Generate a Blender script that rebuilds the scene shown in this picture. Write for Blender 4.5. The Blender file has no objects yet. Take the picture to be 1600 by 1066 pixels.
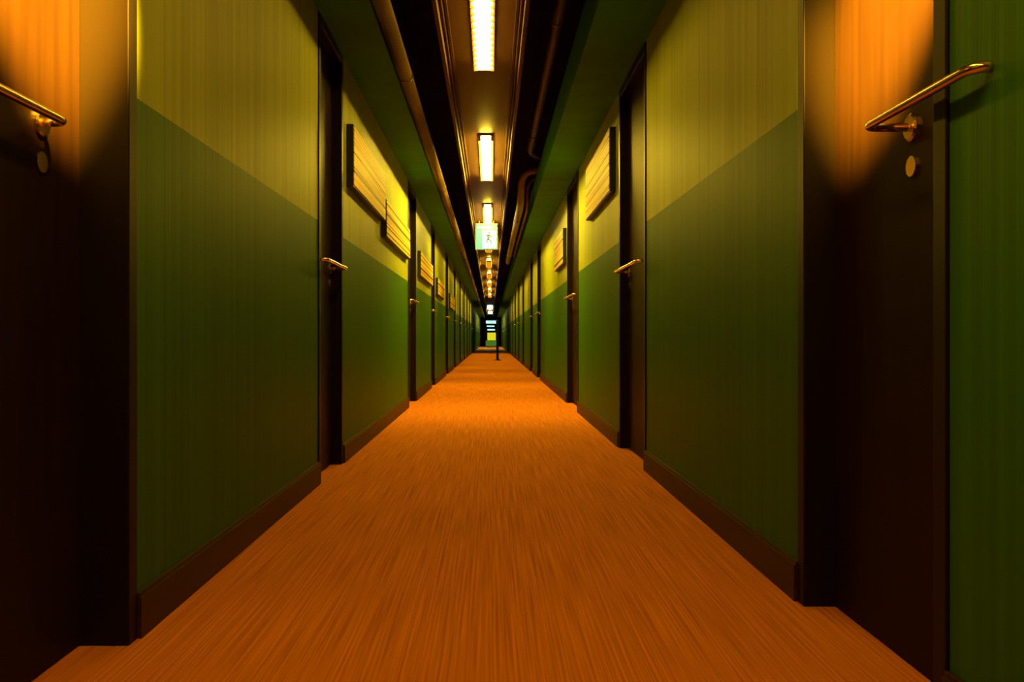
import bpy, bmesh, math, random
from mathutils import Vector
random.seed(4)

# ------------------------------------------------------------------ camera
F = 1400.0                       # focal length in pixels of the 1600 px frame
EYE = 0.64
cam_d = bpy.data.cameras.new('camera')
cam = bpy.data.objects.new('camera', cam_d)
bpy.context.scene.collection.objects.link(cam)
cam_d.sensor_width = 36.0
cam_d.lens = 36.0 * F / 1600.0
cam_d.shift_x = 33.0 / 1600.0
cam_d.shift_y = -6.0 / 1600.0
cam_d.clip_start = 0.05
cam_d.clip_end = 200
cam.location = (0, 0, EYE)
cam.rotation_euler = (math.pi / 2, 0, 0)
sc = bpy.context.scene
sc.camera = cam

# ------------------------------------------------------------------ world, exposure
w = bpy.data.worlds.new('world')
sc.world = w
w.use_nodes = True
w.node_tree.nodes['Background'].inputs[0].default_value = (0, 0, 0, 1)
w.node_tree.nodes['Background'].inputs[1].default_value = 0
sc.view_settings.view_transform = 'Standard'
sc.view_settings.look = 'None'
sc.view_settings.exposure = 0.0
sc.view_settings.gamma = 1.0
sc.view_settings.use_curve_mapping = False
sc.cycles.max_bounces = 6
sc.cycles.diffuse_bounces = 3
sc.cycles.glossy_bounces = 3

# lamp colours and strengths
ORANGE = (1.0, 0.50, 0.045)
YELLOW = (1.0, 0.66, 0.045)
AMBER = (1.0, 0.58, 0.045)
TEAL = (0.55, 1.0, 0.80)

# ------------------------------------------------------------------ plan of the corridor
WL, DL = -0.755, -0.80          # left wall face, left door leaf face
WR, DR = 0.748, 0.79
SOFFIT = 2.07                    # underside of the green soffits
SL, SR = -0.515, 0.462           # inner edges of the soffits
TOP = 2.72                       # black ceiling slab
Y0, Y1 = -3.0, 64.0
LEFT_DOORS = [(-2.2, -1.4), (0.95, 1.90), (3.91, 4.55), (8.15, 9.0), (11.3, 12.0)] + \
             [(14.9 + 3.3 * k, 15.7 + 3.3 * k) for k in range(14)]
NEAR_L, NEAR_R = -0.85, 0.815    # the nearest door of each side sits deeper
RIGHT_DOORS = [(-2.1, -1.3), (1.46, 2.17), (4.31, 5.20), (7.65, 8.75), (13.4, 14.3)] + \
              [(16.0, 16.8)] + [(20.2 + 3.3 * k, 21.0 + 3.3 * k) for k in range(13)]

# ------------------------------------------------------------------ helpers
C = sc.collection


def obj(name, bm, m, parent=None, bevel=0.0, smooth=False):
    bmesh.ops.recalc_face_normals(bm, faces=bm.faces[:])
    me = bpy.data.meshes.new(name)
    bm.to_mesh(me)
    bm.free()
    o = bpy.data.objects.new(name, me)
    C.objects.link(o)
    if m:
        me.materials.append(m)
    if parent:
        o.parent = parent
    if bevel:
        b = o.modifiers.new('bevel', 'BEVEL')
        b.width = bevel
        b.segments = 2
        b.limit_method = 'ANGLE'
    if smooth:
        for p in me.polygons:
            p.use_smooth = True
    return o


def box(bm, x0, x1, y0, y1, z0, z1):
    v = [bm.verts.new((x, y, z)) for z in (z0, z1) for y in (y0, y1) for x in (x0, x1)]
    for f in ((0, 1, 3, 2), (4, 6, 7, 5), (0, 4, 5, 1), (2, 3, 7, 6), (0, 2, 6, 4), (1, 5, 7, 3)):
        bm.faces.new([v[i] for i in f])


def bx(*a):
    bm = bmesh.new()
    box(bm, *a)
    return bm


def tube(bm, pts, r, n=12, caps=True):
    """sweep a circle along a polyline"""
    pts = [Vector(p) for p in pts]
    rings = []
    up = Vector((0, 0, 1))
    for i, p in enumerate(pts):
        a = pts[max(i - 1, 0)]
        b = pts[min(i + 1, len(pts) - 1)]
        t = (b - a).normalized()
        u = up if abs(t.dot(up)) < 0.9 else Vector((0, 1, 0))
        s = t.cross(u).normalized()
        q = s.cross(t).normalized()
        rr = r[i] if isinstance(r, (list, tuple)) else r
        rings.append([bm.verts.new(p + s * rr * math.cos(2 * math.pi * k / n) + q * rr * math.sin(2 * math.pi * k / n))
                      for k in range(n)])
    for i in range(len(rings) - 1):
        for k in range(n):
            bm.faces.new((rings[i][k], rings[i][(k + 1) % n], rings[i + 1][(k + 1) % n], rings[i + 1][k]))
    if caps:
        bm.faces.new(rings[0])
        bm.faces.new(rings[-1])


def arc(c, a, b, n=7):
    """rounded corner at c between points a and b (quadratic)"""
    a, b, c = Vector(a), Vector(b), Vector(c)
    return [(1 - t) ** 2 * a + 2 * t * (1 - t) * c + t * t * b for t in [i / n for i in range(n + 1)]]


def poly(bm, pts, y0, y1):
    """extrude an (x, z) outline along y"""
    a = [bm.verts.new((x, y0, z)) for x, z in pts]
    b = [bm.verts.new((x, y1, z)) for x, z in pts]
    n = len(pts)
    bm.faces.new(a)
    bm.faces.new(b[::-1])
    for i in range(n):
        bm.faces.new((a[i], b[i], b[(i + 1) % n], a[(i + 1) % n]))


def thing(name, label, cat, loc=(0, 0, 0), group=None, kind=None):
    o = bpy.data.objects.new(name, None)
    o.empty_display_size = 0.1
    C.objects.link(o)
    o.location = loc
    tag(o, label, cat, group, kind)
    return o


def tag(o, label=None, cat=None, group=None, kind=None):
    if label:
        o['label'] = label
    if cat:
        o['category'] = cat
    if group:
        o['group'] = group
    if kind:
        o['kind'] = kind
    return o


def copy_tree(o, parent=None):
    c = o.copy()
    C.objects.link(c)
    c.parent = parent
    for ch in [x for x in C.objects if x.parent == o]:
        copy_tree(ch, c)
    return c


# ------------------------------------------------------------------ materials
def mat(name, color, rough=0.6, spec=0.5, metal=0.0):
    m = bpy.data.materials.new(name)
    m.use_nodes = True
    b = m.node_tree.nodes['Principled BSDF']
    b.inputs['Base Color'].default_value = (*color, 1)
    b.inputs['Roughness'].default_value = rough
    b.inputs['Metallic'].default_value = metal
    b.inputs['Specular IOR Level'].default_value = spec
    return m


def nd(m, t, **kw):
    n = m.node_tree.nodes.new(t)
    for k, v in kw.items():
        setattr(n, k, v)
    return n


def lk(m, a, b):
    m.node_tree.links.new(a, b)


def noisy(m, c1, c2, scale=(1, 1, 1), nscale=5.0, detail=4, bump=0.0, lo=0.35, hi=0.65, dist=0.01):
    """base colour from stretched noise, with optional bump"""
    b = m.node_tree.nodes['Principled BSDF']
    tc = nd(m, 'ShaderNodeTexCoord')
    mp = nd(m, 'ShaderNodeMapping')
    mp.inputs['Scale'].default_value = scale
    nz = nd(m, 'ShaderNodeTexNoise')
    nz.inputs['Scale'].default_value = nscale
    nz.inputs['Detail'].default_value = detail
    rp = nd(m, 'ShaderNodeValToRGB')
    rp.color_ramp.elements[0].position = lo
    rp.color_ramp.elements[0].color = (*c1, 1)
    rp.color_ramp.elements[1].position = hi
    rp.color_ramp.elements[1].color = (*c2, 1)
    lk(m, tc.outputs['Object'], mp.inputs['Vector'])
    lk(m, mp.outputs['Vector'], nz.inputs['Vector'])
    lk(m, nz.outputs['Fac'], rp.inputs['Fac'])
    lk(m, rp.outputs['Color'], b.inputs['Base Color'])
    if bump:
        bp = nd(m, 'ShaderNodeBump')
        bp.inputs['Strength'].default_value = bump
        bp.inputs['Distance'].default_value = dist
        lk(m, nz.outputs['Fac'], bp.inputs['Height'])
        lk(m, bp.outputs['Normal'], b.inputs['Normal'])
    return rp


def paint(name, dado):
    """two-tone wall paint: green below the line, yellow above, over fine vertical reeding"""
    m = mat(name, (0.5, 0.5, 0.1), 0.48, 0.07)
    b = m.node_tree.nodes['Principled BSDF']
    tc = nd(m, 'ShaderNodeTexCoord')
    sep = nd(m, 'ShaderNodeSeparateXYZ')
    lk(m, tc.outputs['Object'], sep.inputs[0])
    gt = nd(m, 'ShaderNodeMath', operation='GREATER_THAN')
    gt.inputs[1].default_value = dado
    lk(m, sep.outputs['Z'], gt.inputs[0])
    mp = nd(m, 'ShaderNodeMapping')
    mp.inputs['Scale'].default_value = (1, 18, 0.15)
    nz = nd(m, 'ShaderNodeTexNoise')
    nz.inputs['Scale'].default_value = 2.0
    nz.inputs['Detail'].default_value = 3
    lk(m, tc.outputs['Object'], mp.inputs['Vector'])
    lk(m, mp.outputs['Vector'], nz.inputs['Vector'])

    def ramp(c1, c2):
        r = nd(m, 'ShaderNodeValToRGB')
        r.color_ramp.elements[0].position = 0.3
        r.color_ramp.elements[0].color = (*c1, 1)
        r.color_ramp.elements[1].position = 0.7
        r.color_ramp.elements[1].color = (*c2, 1)
        lk(m, nz.outputs['Fac'], r.inputs['Fac'])
        return r
    low = ramp(GREEN_A, GREEN_B)
    up = ramp(YELL_A, YELL_B)
    mx = nd(m, 'ShaderNodeMix', data_type='RGBA')
    lk(m, gt.outputs[0], mx.inputs['Factor'])
    lk(m, low.outputs['Color'], mx.inputs[6])
    lk(m, up.outputs['Color'], mx.inputs[7])
    lk(m, mx.outputs[2], b.inputs['Base Color'])
    wv = nd(m, 'ShaderNodeTexNoise')
    mp2 = nd(m, 'ShaderNodeMapping')
    mp2.inputs['Scale'].default_value = (1, 120, 0.3)
    lk(m, tc.outputs['Object'], mp2.inputs['Vector'])
    lk(m, mp2.outputs['Vector'], wv.inputs['Vector'])
    wv.inputs['Scale'].default_value = 1.0
    bp = nd(m, 'ShaderNodeBump')
    bp.inputs['Strength'].default_value = 0.25
    bp.inputs['Distance'].default_value = 0.003
    lk(m, wv.outputs['Fac'], bp.inputs['Height'])
    lk(m, bp.outputs['Normal'], b.inputs['Normal'])
    return m


def emis(name, col, s):
    m = mat(name, (0.02, 0.02, 0.02))
    b = m.node_tree.nodes['Principled BSDF']
    b.inputs['Emission Color'].default_value = (*col, 1)
    b.inputs['Emission Strength'].default_value = s
    return m


GREEN_A, GREEN_B = (0.027, 0.098, 0.003), (0.038, 0.136, 0.004)
YELL_A, YELL_B = (0.24, 0.29, 0.006), (0.34, 0.40, 0.008)
M_wall_l = paint('two_tone_paint_left', 1.150)
M_wall_r = paint('two_tone_paint_right', 1.195)
M_carpet = mat('orange_carpet', (0.6, 0.2, 0.03), 0.95, 0.1)
noisy(M_carpet, (0.42, 0.115, 0.010), (0.72, 0.225, 0.020), (80, 0.8, 1), 2.2, 6, 0.5, 0.30, 0.66, 0.004)
M_door = mat('dark_brown_door', (0.02, 0.008, 0.003), 0.5, 0.08)
noisy(M_door, (0.013, 0.005, 0.0015), (0.018, 0.007, 0.002), (1, 12, 0.6), 3.0, 4)
M_frame = mat('dark_door_frame', (0.010, 0.005, 0.002), 0.45, 0.15)
M_base = mat('brown_baseboard', (0.035, 0.010, 0.004), 0.5, 0.3)
noisy(M_base, (0.022, 0.007, 0.003), (0.042, 0.013, 0.005), (8, 1, 8), 3.0)
M_soffit = mat('dark_green_soffit', (0.1, 0.3, 0.03), 0.7, 0.2)
noisy(M_soffit, (0.030, 0.200, 0.010), (0.042, 0.250, 0.014), (1, 1, 1), 4.0)
M_black = mat('black_ceiling', (0.008, 0.005, 0.003), 0.9, 0.1)
noisy(M_black, (0.006, 0.004, 0.002), (0.012, 0.008, 0.004), (1, 1, 1), 3.0)
M_tray = mat('brown_tray', (0.14, 0.075, 0.03), 0.6, 0.3)
noisy(M_tray, (0.060, 0.024, 0.007), (0.085, 0.036, 0.010), (6, 0.5, 1), 3.0)
M_rail = mat('tray_rail', (0.20, 0.11, 0.04), 0.6, 0.1)
noisy(M_rail, (0.08, 0.038, 0.012), (0.12, 0.055, 0.018), (6, 0.5, 1), 3.0)
M_pipe = mat('brown_pipe', (0.16, 0.10, 0.035), 0.45, 0.4)
noisy(M_pipe, (0.13, 0.085, 0.03), (0.20, 0.13, 0.045), (1, 0.4, 1), 5.0)
M_pipe_d = mat('dark_pipe', (0.05, 0.03, 0.015), 0.5, 0.4)
noisy(M_pipe_d, (0.035, 0.022, 0.010), (0.06, 0.038, 0.016), (1, 0.4, 1), 5.0)
M_pipe_r = mat('red_pipe', (0.25, 0.03, 0.015), 0.5, 0.4)
M_clamp = mat('clamp_metal', (0.10, 0.07, 0.04), 0.5, 0.5, 0.6)
M_brass = mat('warm_metal', (0.9, 0.62, 0.25), 0.22, 0.5, 1.0)
M_house = mat('lamp_housing', (0.10, 0.05, 0.02), 0.5, 0.4)
M_louvre = mat('lamp_louvre', (0.40, 0.16, 0.02), 0.4, 0.5, 0.3)
M_blade = mat('bronze_blade', (0.030, 0.013, 0.002), 0.6, 0.1)
M_dark = mat('black_case', (0.012, 0.012, 0.008), 0.5, 0.3)
M_post = mat('black_post', (0.006, 0.005, 0.004), 0.4, 0.4)
M_sign_g = emis('sign_green', (0.08, 0.80, 0.38), 1.1)
M_sign_w = emis('sign_white', (0.75, 1.0, 0.85), 2.5)
M_sign_f = emis('sign_dark_green', (0.02, 0.45, 0.16), 0.6)
M_sign_case = mat('sign_case', (0.35, 0.5, 0.4), 0.5)


def striped(name, seed):
    """art print of many horizontal bands, cream, gold and brown"""
    m = mat(name, (0.8, 0.7, 0.3), 0.55, 0.3)
    b = m.node_tree.nodes['Principled BSDF']
    tc = nd(m, 'ShaderNodeTexCoord')
    mp = nd(m, 'ShaderNodeMapping')
    mp.inputs['Scale'].default_value = (0.01, 0.02, 20)
    mp.inputs['Location'].default_value = (0, 0, seed * 7.3)
    nz = nd(m, 'ShaderNodeTexNoise')
    nz.inputs['Scale'].default_value = 1.6
    nz.inputs['Detail'].default_value = 1.0
    rp = nd(m, 'ShaderNodeValToRGB')
    cr = rp.color_ramp
    cr.interpolation = 'LINEAR'
    cr.elements[0].position = 0.41
    cr.elements[0].color = (0.05, 0.018, 0.002, 1)
    cr.elements[1].position = 0.45
    cr.elements[1].color = (0.85, 0.48, 0.010, 1)
    for p, c in ((0.49, (0.95, 0.66, 0.015)), (0.515, (0.16, 0.06, 0.004)), (0.545, (0.92, 0.62, 0.015)),
                 (0.60, (0.95, 0.82, 0.09)), (0.66, (0.30, 0.13, 0.006))):
        e = cr.elements.new(p)
        e.color = (*c, 1)
    lk(m, tc.outputs['Object'], mp.inputs['Vector'])
    lk(m, mp.outputs['Vector'], nz.inputs['Vector'])
    lk(m, nz.outputs['Fac'], rp.inputs['Fac'])
    lk(m, rp.outputs['Color'], b.inputs['Base Color'])
    return m


# ------------------------------------------------------------------ the shell
tag(obj('floor', bx(-1.15, 1.15, Y0 - .1, Y1 + 0.3, -0.12, 0.0), M_carpet), kind='structure')
tag(obj('ceiling', bx(-1.15, 1.15, Y0 - .1, Y1 + 0.3, TOP, TOP + 0.1), M_black), kind='structure')


def side_wall(name, face, back, doors, m, out):
    """solid wall with recesses cut for the doors; face = corridor side, out = outer side"""
    bm = bmesh.new()
    y = Y0
    segs = []
    for a, b in doors:
        segs.append((y, a))
        y = b
    segs.append((y, Y1))
    xa, xb = sorted((face, out))
    for a, b in segs:
        box(bm, xa, xb, a, b, 0, SOFFIT)
    for i, (a, b) in enumerate(doors):
        near = (NEAR_L - 0.045 if face < 0 else NEAR_R + 0.045)
        ya, yb = sorted((near if i == 1 else back, out))
        box(bm, ya, yb, a, b, 0, SOFFIT)       # wall behind each door leaf
    box(bm, xa, xb, Y0, Y1, SOFFIT, TOP)
    o = obj(name, bm, m)
    return tag(o, kind='structure'), segs


wl, segL = side_wall('wall_left', WL, DL - 0.045, LEFT_DOORS, M_wall_l, -1.1)
wr, segR = side_wall('wall_right', WR, DR + 0.045, RIGHT_DOORS, M_wall_r, 1.1)
tag(obj('wall_back', bx(-1.1, 1.1, Y0 - 0.1, Y0, 0, TOP), M_wall_l), kind='structure')

# green soffits along both walls
tag(obj('trim_1', bx(WL, SL, Y0, Y1, SOFFIT, SOFFIT + 0.22), M_soffit), kind='structure')
tag(obj('trim_2', bx(SR, WR, Y0, Y1, SOFFIT, SOFFIT + 0.22), M_soffit), kind='structure')

for name, face, segs, s in (('baseboard_left', WL, segL, 1), ('baseboard_right', WR, segR, -1)):
    bm = bmesh.new()
    for a, b in segs:
        x0, x1 = sorted((face, face + s * 0.014))
        if b - a > 0.04:
            box(bm, x0, x1, a, b, 0, 0.088)
            x0, x1 = sorted((face, face + s * 0.009))
            box(bm, x0, x1, a, b, 0.088, 0.096)
    tag(obj(name, bm, M_base), kind='structure')

# ------------------------------------------------------------------ doors
door_n = 0


def lever(parent, x_leaf, s, y_sp, y_tip, z, reach):
    """lever handle: rose on the leaf, neck, long bar towards the near end, tip returning to the leaf"""
    n = Vector((s, 0, 0))
    bm = bmesh.new()
    xb = x_leaf + s * reach
    pts = [(x_leaf + s * 0.012, y_sp, z)]
    pts += [tuple(p) for p in arc((xb, y_sp, z), (xb - s * 0.025, y_sp, z), (xb, y_sp - 0.03, z))]
    pts += [tuple(p) for p in arc((xb, y_tip, z), (xb, y_tip + 0.03, z), (xb - s * 0.03, y_tip, z))]
    tube(bm, pts, 0.0085, 10)
    h = obj('door_handle', bm, M_brass, parent, smooth=True)
    bm = bmesh.new()
    tube(bm, [(x_leaf, y_sp, z), (x_leaf + s * 0.006, y_sp, z), (x_leaf + s * 0.009, y_sp, z)], [0.027, 0.027, 0.023], 20)
    obj('rose', bm, M_brass, h)
    return h


def door(a, b, side, hy=None, reach=0.085, deep=None, hz=1.045):
    global door_n
    door_n += 1
    s = 1 if side == 'left' else -1
    face = WL if side == 'left' else WR
    leaf = deep or (DL if side == 'left' else DR)
    root = thing('door_%d' % door_n, None, None, (leaf, (a + b) / 2, 0), kind='structure')
    R = root.location

    def loc(o):
        o.location = (-R.x, -R.y, 0)
        return o
    # frame: two jambs and a head lining the recess, standing a little proud of the wall
    bm = bmesh.new()
    x0, x1 = sorted((leaf - s * 0.04, face + s * 0.006))
    t = 0.045
    box(bm, x0, x1, a + .001, a + t, 0.0, 2.065)
    box(bm, x0, x1, b - t, b - .001, 0.0, 2.065)
    box(bm, x0, x1, a + t, b - t, 2.02, 2.065)
    loc(obj('door_frame', bm, M_frame, root, 0.003))
    x0, x1 = sorted((leaf - s * 0.04, leaf))
    lf = loc(obj('door_leaf', bx(x0, x1, a + t + 0.003, b - t - 0.003, 0.006, 2.015), M_door, root, 0.002))
    if hy is None:
        hy = (b - t - 0.06, a + t - 0.02 if b - a > 0.7 else a + 0.0)
        hz = 0.98 if side == 'left' else 1.01
    h = lever(root, leaf, s, hy[0], hy[1], hz, reach)
    loc(h)
    # keyhole plate under the lever
    bm = bmesh.new()
    tube(bm, [(leaf, hy[0], hz - .075), (leaf + s * 0.005, hy[0], hz - .075)], 0.02, 16)
    loc(obj('lock', bm, M_brass, root))
    return root


for i, (a, b) in enumerate(LEFT_DOORS):
    if i == 1:
        door(a, b, 'left', (1.69, 1.22), 0.05, NEAR_L)
    else:
        door(a, b, 'left')
for i, (a, b) in enumerate(RIGHT_DOORS):
    if i == 1:
        door(a, b, 'right', (1.73, 1.34), 0.093, NEAR_R)
    else:
        door(a, b, 'right')

# ------------------------------------------------------------------ far end of the corridor
END = Y1
tag(obj('wall_far', bx(-1.1, 1.1, END, END + 0.15, 0, TOP), M_black), kind='structure')
M_end = emis('lit_glass_yellow', (0.62, 0.56, 0.01), 1.2)
M_end_g = emis('green_panel_glow', (0.08, 0.22, 0.02), 0.7)  # lamp light falling on the lower door panel, put in as emission
M_end_t = emis('lit_glass_teal', (0.45, 1.0, 0.80), 1.3)
root = thing('door_%d' % (door_n + 1), None, None, (0.05, END, 0), kind='structure')
bm = bmesh.new()
box(bm, -0.50, -0.42, -0.05, 0, 0, 1.95)
box(bm, 0.42, 0.50, -0.05, 0, 0, 1.95)
box(bm, -0.42, 0.42, -0.05, 0, 1.87, 1.95)
box(bm, -0.42, 0.42, -0.05, 0, 1.00, 1.06)
box(bm, -0.42, 0.42, -0.05, 0, 1.30, 1.34)
box(bm, -0.42, 0.42, -0.05, 0, 1.52, 1.56)
obj('door_frame', bm, M_frame, root)
obj('glass_panel', bx(-0.30, 0.30, -0.03, 0, 0.42, 0.96), M_end, root)
obj('lower_panel', bx(-0.42, 0.42, -0.02, 0, 0.01, 0.40), M_end_g, root)
obj('transom', bx(-0.40, 0.34, -0.03, 0, 1.62, 1.82), M_end_t, root)
obj('upper_pane', bx(-0.34, 0.20, -0.03, 0, 1.38, 1.47), M_end_t, root)
obj('upper_pane', bx(-0.30, 0.24, -0.03, 0, 1.12, 1.22), M_end_t, root)

# ------------------------------------------------------------------ service tray down the middle
CX = -0.044
t = thing('service_tray', 'long brown metal service tray hung down the middle of the black ceiling', 'ceiling tray', (CX, 0, 2.24))
obj('tray_panel', bx(-0.165, 0.165, Y0 + 0.02, Y1 - 0.02, 0.0, 0.03), M_tray, t)
for s in (-1, 1):
    bm = bmesh.new()
    for k, (o0, o1, z0) in enumerate(((0.165, 0.178, -0.030), (0.184, 0.193, -0.060), (0.199, 0.218, -0.115))):
        xa, xb = sorted((s * o0, s * o1))
        box(bm, xa, xb, Y0 + 0.02, Y1 - 0.02, z0, 0.03)
    xa, xb = sorted((s * 0.165, s * 0.218))
    box(bm, xa, xb, Y0 + 0.02, Y1 - 0.02, 0.02, 0.04)
    obj('side_rail', bm, M_rail, t)
y = 1.8
while y < 14:
    for x in (-0.14, 0.14):
        hang = bmesh.new()
        tube(hang, [(x, y, 0.03), (x, y, TOP - 2.24)], 0.005, 6)
        obj('hanger_rod', hang, M_clamp, t)
    y += 2.5

# ------------------------------------------------------------------ fluorescent lights
def make_light(name, label, y0, length, em, width=0.100, z=2.24, blades=False):
    t = thing(name, label, 'ceiling light', (CX + 0.004, y0, z), 'strip lights along the ceiling tray')
    hw = width / 2
    obj('housing', bx(-hw - 0.012, hw + 0.012, -0.02, length + 0.02, -0.018, -0.0005), M_house, t, 0.002)
    bm = bmesh.new()
    prof = [(-hw, -0.018), (-hw, -0.040), (-hw + 0.012, -0.050), (hw - 0.012, -0.050), (hw, -0.040), (hw, -0.018)]
    poly(bm, prof, 0.0, length)
    obj('diffuser', bm, em, t)
    n = int(length / 0.09)
    for sd in (-1, 1):                      # toothed louvre strip down each side
        out = [(-0.004, -0.018)]
        for k in range(n + 1):
            yy = k * length / n
            out += [(yy - 0.004, -0.024), (yy - 0.004, -0.056), (yy + 0.004, -0.056), (yy + 0.004, -0.024)]
        out.append((length + 0.004, -0.018))
        xa, xb = sorted((sd * (hw - 0.012), sd * (hw + 0.008)))
        bm = bmesh.new()
        va = [bm.verts.new((xa, p, q)) for p, q in out]
        vb = [bm.verts.new((xb, p, q)) for p, q in out]
        bm.faces.new(va)
        bm.faces.new(vb[::-1])
        for k in range(len(out)):
            k2 = (k + 1) % len(out)
            bm.faces.new((va[k], vb[k], vb[k2], va[k2]))
        obj('louvre', bm, M_louvre, t)
    if blades:                              # one ribbon folded to and fro under the diffuser
        path = []
        for k in range(n + 1):
            e = [(-hw, k * length / n), (hw, k * length / n)]
            path += e if k % 2 == 0 else e[::-1]
        bm = bmesh.new()
        lo = [bm.verts.new((x, y, -0.082)) for x, y in path]
        hi = [bm.verts.new((x, y, -0.058)) for x, y in path]
        for k in range(len(path) - 1):
            bm.faces.new((lo[k], lo[k + 1], hi[k + 1], hi[k]))
        o = obj('louvre_blades', bm, M_blade, t)
        sol = o.modifiers.new('thickness', 'SOLIDIFY')
        sol.thickness = 0.002
    return t


places = {
    0: 'strip light overhead above the two nearest doors',
    1: 'large glaring white strip light at the top edge of the photo, nearest one',
    2: 'second glowing strip light along the tray, just beyond the big nearest one',
    3: 'third strip light, its far end close above the green exit sign',
    4: 'orange strip light showing directly behind and below the green exit sign',
    5: 'short orange strip light, first one fully beyond the exit sign',
    6: 'short orange strip light, second one beyond the exit sign',
    7: 'small orange strip light, third one beyond the exit sign',
    8: 'small orange strip light, fourth one beyond the exit sign',
    9: 'tiny orange strip light, last before the teal lights start',
}
strengths = {0: (AMBER, 46), 1: (AMBER, 26), 2: (YELLOW, 150), 3: (YELLOW, 130)}
for k in range(10):
    col, st = strengths.get(k, (YELLOW, 90))
    em = emis('strip_light_%d' % k, col, st)
    make_light('strip_light', places[k], 3.4 + 3.65 * (k - 1), 1.8, em, blades=k >= 4)
make_light('strip_light', 'reddish strip light between the two teal white ones at the corridor end', 50.6, 3.0, emis('strip_light_10', ORANGE, 150), blades=True)
em_t = emis('teal_light', TEAL, 10)
make_light('strip_light', 'nearer of the two teal white strip lights at the corridor end', 44.5, 5.0, em_t, 0.28, 2.24)
make_light('strip_light', 'farther of the two teal white strip lights at the corridor end', 55.0, 4.5, em_t, 0.28, 2.24)

# warm spots added out of view to make the glow on the two nearest doors
def added_spot(label, x, y, aim, power):
    t = thing('added_spot', label, 'added_spot', (x, y, 2.235), 'spots added for the glow on the nearest doors')
    d = (Vector(aim) - Vector((x, y, 2.14))).normalized()
    c = Vector((0, 0, -0.095))
    bm = bmesh.new()
    tube(bm, [(0, 0, 0.004), (0, 0, -0.012)], 0.03, 16)
    obj('mount', bm, M_dark, t)
    bm = bmesh.new()
    tube(bm, [(0, 0, -0.010), tuple(c - d * 0.02)], 0.006, 8)
    obj('arm', bm, M_dark, t)
    bm = bmesh.new()
    tube(bm, [tuple(c - d * 0.05), tuple(c - d * 0.045), tuple(c + d * 0.035)], [0.018, 0.028, 0.032], 20)
    obj('shade', bm, M_dark, t)
    bm = bmesh.new()
    tube(bm, [tuple(c + d * 0.035), tuple(c + d * 0.037)], 0.024, 20)
    obj('bulb', bm, emis('added_spot_bulb', (1, 0.45, 0.05), 6), t)
    ld = bpy.data.lights.new('added_spot_lamp', 'SPOT')
    ld.energy = power
    ld.color = (1.0, 0.56, 0.02)
    ld.spot_size = math.radians(23)
    ld.spot_blend = 0.8
    ld.shadow_soft_size = 0.02
    lo = bpy.data.objects.new('added_spot_lamp', ld)
    C.objects.link(lo)
    lo.parent = t
    lo.location = c + d * 0.045
    lo.rotation_euler = d.to_track_quat('-Z', 'Y').to_euler()


added_spot('small black lamp added to make the glow on the nearest left door', CX + 0.12, 0.95, (NEAR_L, 1.64, 1.39), 9000)
added_spot('small black lamp added to make the glow on the nearest right door', CX - 0.12, 1.05, (NEAR_R, 1.82, 1.40), 9000)

# ------------------------------------------------------------------ emergency exit sign
t = thing('exit_sign', 'glowing green and white emergency exit sign hanging from the ceiling tray', 'exit sign', (-0.060, 12.1, 2.176))
sw, sh = 0.150, 0.355
bm = bx(-sw, sw, 0.0, 0.06, -sh, 0.0)
obj('sign_case', bm, M_sign_case, t, 0.004)
obj('sign_face', bx(-sw + 0.008, sw - 0.008, -0.004, 0.0, -sh + 0.008, -0.008), M_sign_g, t)
pict = bmesh.new()


def quad(bm, pts, y0=-0.007, y1=-0.004):
    poly(bm, pts, y0, y1)


# white doorway with the running figure left green, and a white arrow above it
quad(pict, [(-0.055, -0.335), (0.13, -0.335), (0.13, -0.10), (-0.055, -0.10)])
quad(pict, [(-0.125, -0.045), (0.02, -0.045), (0.02, -0.025), (0.06, -0.055), (0.02, -0.085), (0.02, -0.065), (-0.125, -0.065)])
obj('pictogram', pict, M_sign_w, t)
fig = bmesh.new()
fx = 0.035
ring = [(fx + 0.016 * math.cos(a * math.pi / 6), -0.128 + 0.016 * math.sin(a * math.pi / 6)) for a in range(12)]
quad(fig, ring, -0.010, -0.007)
for p in ([(fx - 0.022, -0.148), (fx + 0.014, -0.148), (fx + 0.004, -0.215), (fx - 0.026, -0.210)],
          [(fx - 0.02, -0.150), (fx - 0.05, -0.178), (fx - 0.040, -0.188), (fx - 0.008, -0.162)],
          [(fx + 0.010, -0.150), (fx + 0.048, -0.185), (fx + 0.040, -0.195), (fx + 0.000, -0.168)],
          [(fx - 0.004, -0.205), (fx + 0.038, -0.238), (fx + 0.030, -0.285), (fx + 0.016, -0.283), (fx + 0.020, -0.245), (fx - 0.022, -0.215)],
          [(fx - 0.024, -0.200), (fx - 0.034, -0.245), (fx - 0.052, -0.262), (fx - 0.044, -0.274), (fx - 0.018, -0.252), (fx - 0.006, -0.208)]):
    quad(fig, p, -0.010, -0.007)
obj('running_figure', fig, M_sign_f, t)
for x in (-0.1, 0.1):
    bm = bmesh.new()
    tube(bm, [(x, 0.03, -0.001), (x, 0.03, 0.042)], 0.006, 8)
    obj('hanger_rod', bm, M_clamp, t)

# ------------------------------------------------------------------ pipes
def clamps(parent, x, z, r, ys, up):
    for y in ys:
        bm = bmesh.new()
        tube(bm, [(x, y - 0.015, z), (x, y + 0.015, z)], r + 0.006, 16)
        tube(bm, [(x, y, z + r), (x, y, up)], 0.005, 6)
        obj('pipe_clamp', bm, M_clamp, parent)


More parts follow.
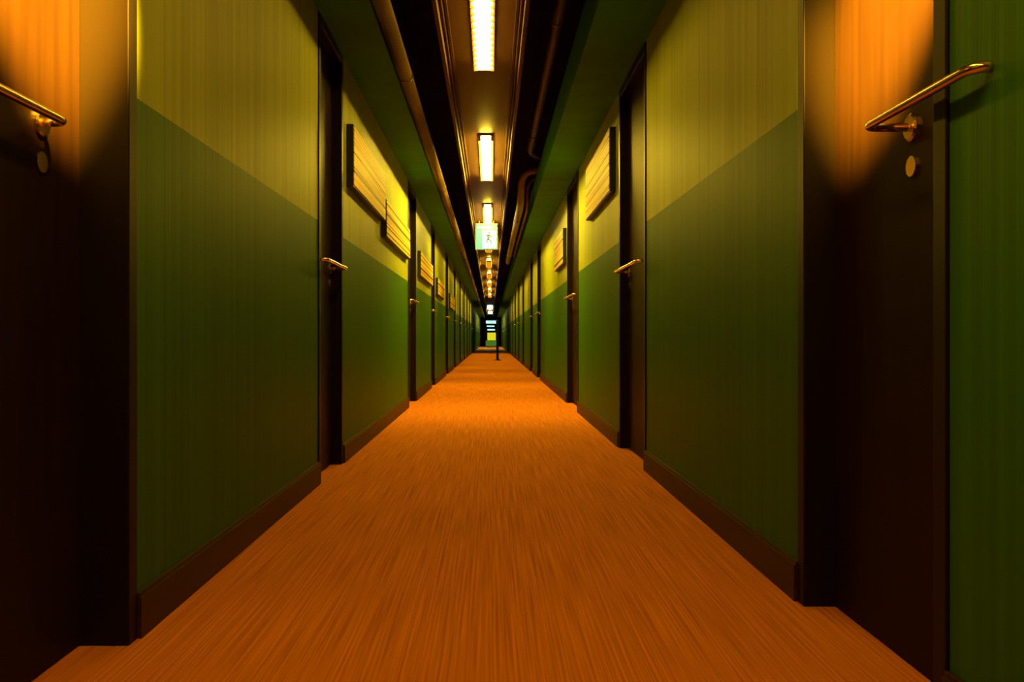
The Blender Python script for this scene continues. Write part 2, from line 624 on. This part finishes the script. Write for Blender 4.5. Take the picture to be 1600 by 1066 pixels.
t = thing('ceiling_pipe', 'thick brown pipe running along the left side of the ceiling', 'pipe', (-0.463, 0, 2.06))
bm = bmesh.new()
tube(bm, [(0, Y0 + .01, 0), (0, 40, 0), (0, Y1 - 0.01, 0)], 0.038, 20)
obj('pipe_run', bm, M_pipe, t, smooth=True)
clamps(t, 0, 0, 0.038, [1.2 + 3.65 * k for k in range(16)], TOP - 2.06)

t = thing('ceiling_pipe', 'faint dark pipe high on the right side of the black ceiling', 'pipe', (0.36, 0, 2.36))
bm = bmesh.new()
pts = [(0, Y0 + .01, 0), (0, 8.0, 0)] + [tuple(p) for p in arc((0, 8.4, 0), (0, 8.15, 0), (0.16, 8.55, 0))] + [(0.388, 8.9, 0)]
tube(bm, pts, 0.034, 16)
obj('pipe_run', bm, M_pipe_d, t, smooth=True)
clamps(t, 0, 0, 0.034, [1.2, 4.85, 7.6], TOP - 2.36)


def bent(label, m, x, z, r, ya, yb, g=None):
    t = thing('bent_pipe', label, 'pipe', (x, ya, z), g)
    bm = bmesh.new()
    ex = WR - x
    L = yb - ya
    zz = 0.30
    b = 0.16
    pts = [(ex, 0.0, zz)]
    pts += [tuple(p) for p in arc((0.02, 0.0, zz), (0.12, 0.0, zz), (0.0, 0.10, zz - 0.10))]
    pts += [tuple(p) for p in arc((0, 0.30, 0), (0, 0.22, 0.08), (0, 0.55, 0))]
    pts += [(0, L * 0.5, 0), (0, L - 0.5, 0)]
    pts += [tuple(p) for p in arc((0, L - 0.05, 0), (0, L - 0.3, 0), (0, L, 0.15))]
    pts += [tuple(p) for p in arc((0, L + 0.02, zz), (0, L, zz - 0.05), (0.1, L + 0.02, zz))]
    pts += [(ex, L + 0.02, zz)]
    tube(bm, pts, r, 16)
    obj('pipe_run', bm, m, t, smooth=True)
    clamps(t, 0, 0, r, [1.6, L - 1.6], TOP - z)
    return t


bent('thick bent brown pipe dropping from the right soffit before running on', M_pipe, 0.325, 2.09, 0.042, 9.4, 17.6)
bent('thin reddish bent pipe tucked between the thick bent pipe and right soffit', M_pipe_r, 0.41, 2.10, 0.016, 9.9, 16.6)

# ------------------------------------------------------------------ striped boards on the walls
def board(label, side, ya, yb, z0, z1, seed, depth=0.04):
    s = 1 if side == 'left' else -1
    face = WL if side == 'left' else WR
    t = thing('striped_print', label, 'picture', (face, (ya + yb) / 2, z0), 'striped prints on the corridor walls')
    h = (yb - ya) / 2
    H = z1 - z0
    x0, x1 = sorted((s * 0.0005, s * (depth - 0.004)))
    obj('box_frame', bx(x0, x1, -h, h, 0, H), M_dark, t, 0.002)
    x0, x1 = sorted((s * (depth - 0.004), s * depth))
    obj('print', bx(x0, x1, -h + 0.012, h - 0.012, 0.008, H - 0.008), striped('striped_art_%d' % seed, seed), t)
    return t


board('large gold striped print on the left wall beyond the second door, nearest on that side', 'left', 4.68, 6.10, 1.43, 1.755, 1)
board('gold striped print hung lower on the left wall, right after the large one', 'left', 6.16, 7.95, 1.33, 1.59, 2)
board('gold striped print on the left wall just beyond the third door', 'left', 9.2, 11.1, 1.27, 1.53, 3)
board('small gold striped print on the left wall beyond the fourth door', 'left', 12.2, 13.9, 1.22, 1.45, 4)
board('tiny striped print far down the left wall, the farthest one', 'left', 15.9, 17.8, 1.16, 1.42, 5)
board('large gold striped print on the right wall, nearest on that side', 'right', 5.36, 6.70, 1.51, 1.90, 6)
board('smaller gold striped print on the right wall beyond the third door', 'right', 8.85, 10.0, 1.37, 1.72, 7)

# ------------------------------------------------------------------ slim post standing in the corridor
t = thing('barrier_post', 'slim black post standing on the carpet far down the corridor', 'post', (0.185, 24.8, 0))
bm = bmesh.new()
tube(bm, [(0, 0, 0.0), (0, 0, 0.012), (0, 0, 0.03)], [0.10, 0.10, 0.03], 24)
obj('base', bm, M_post, t)
bm = bmesh.new()
tube(bm, [(0, 0, 0.02), (0, 0, 1.02)], 0.034, 16)
obj('pole', bm, M_post, t)
bm = bmesh.new()
tube(bm, [(0, 0, 1.02), (0, 0, 1.03), (0, 0, 1.10), (0, 0, 1.12)], [0.034, 0.044, 0.044, 0.02], 16)
obj('cap', bm, M_post, t)
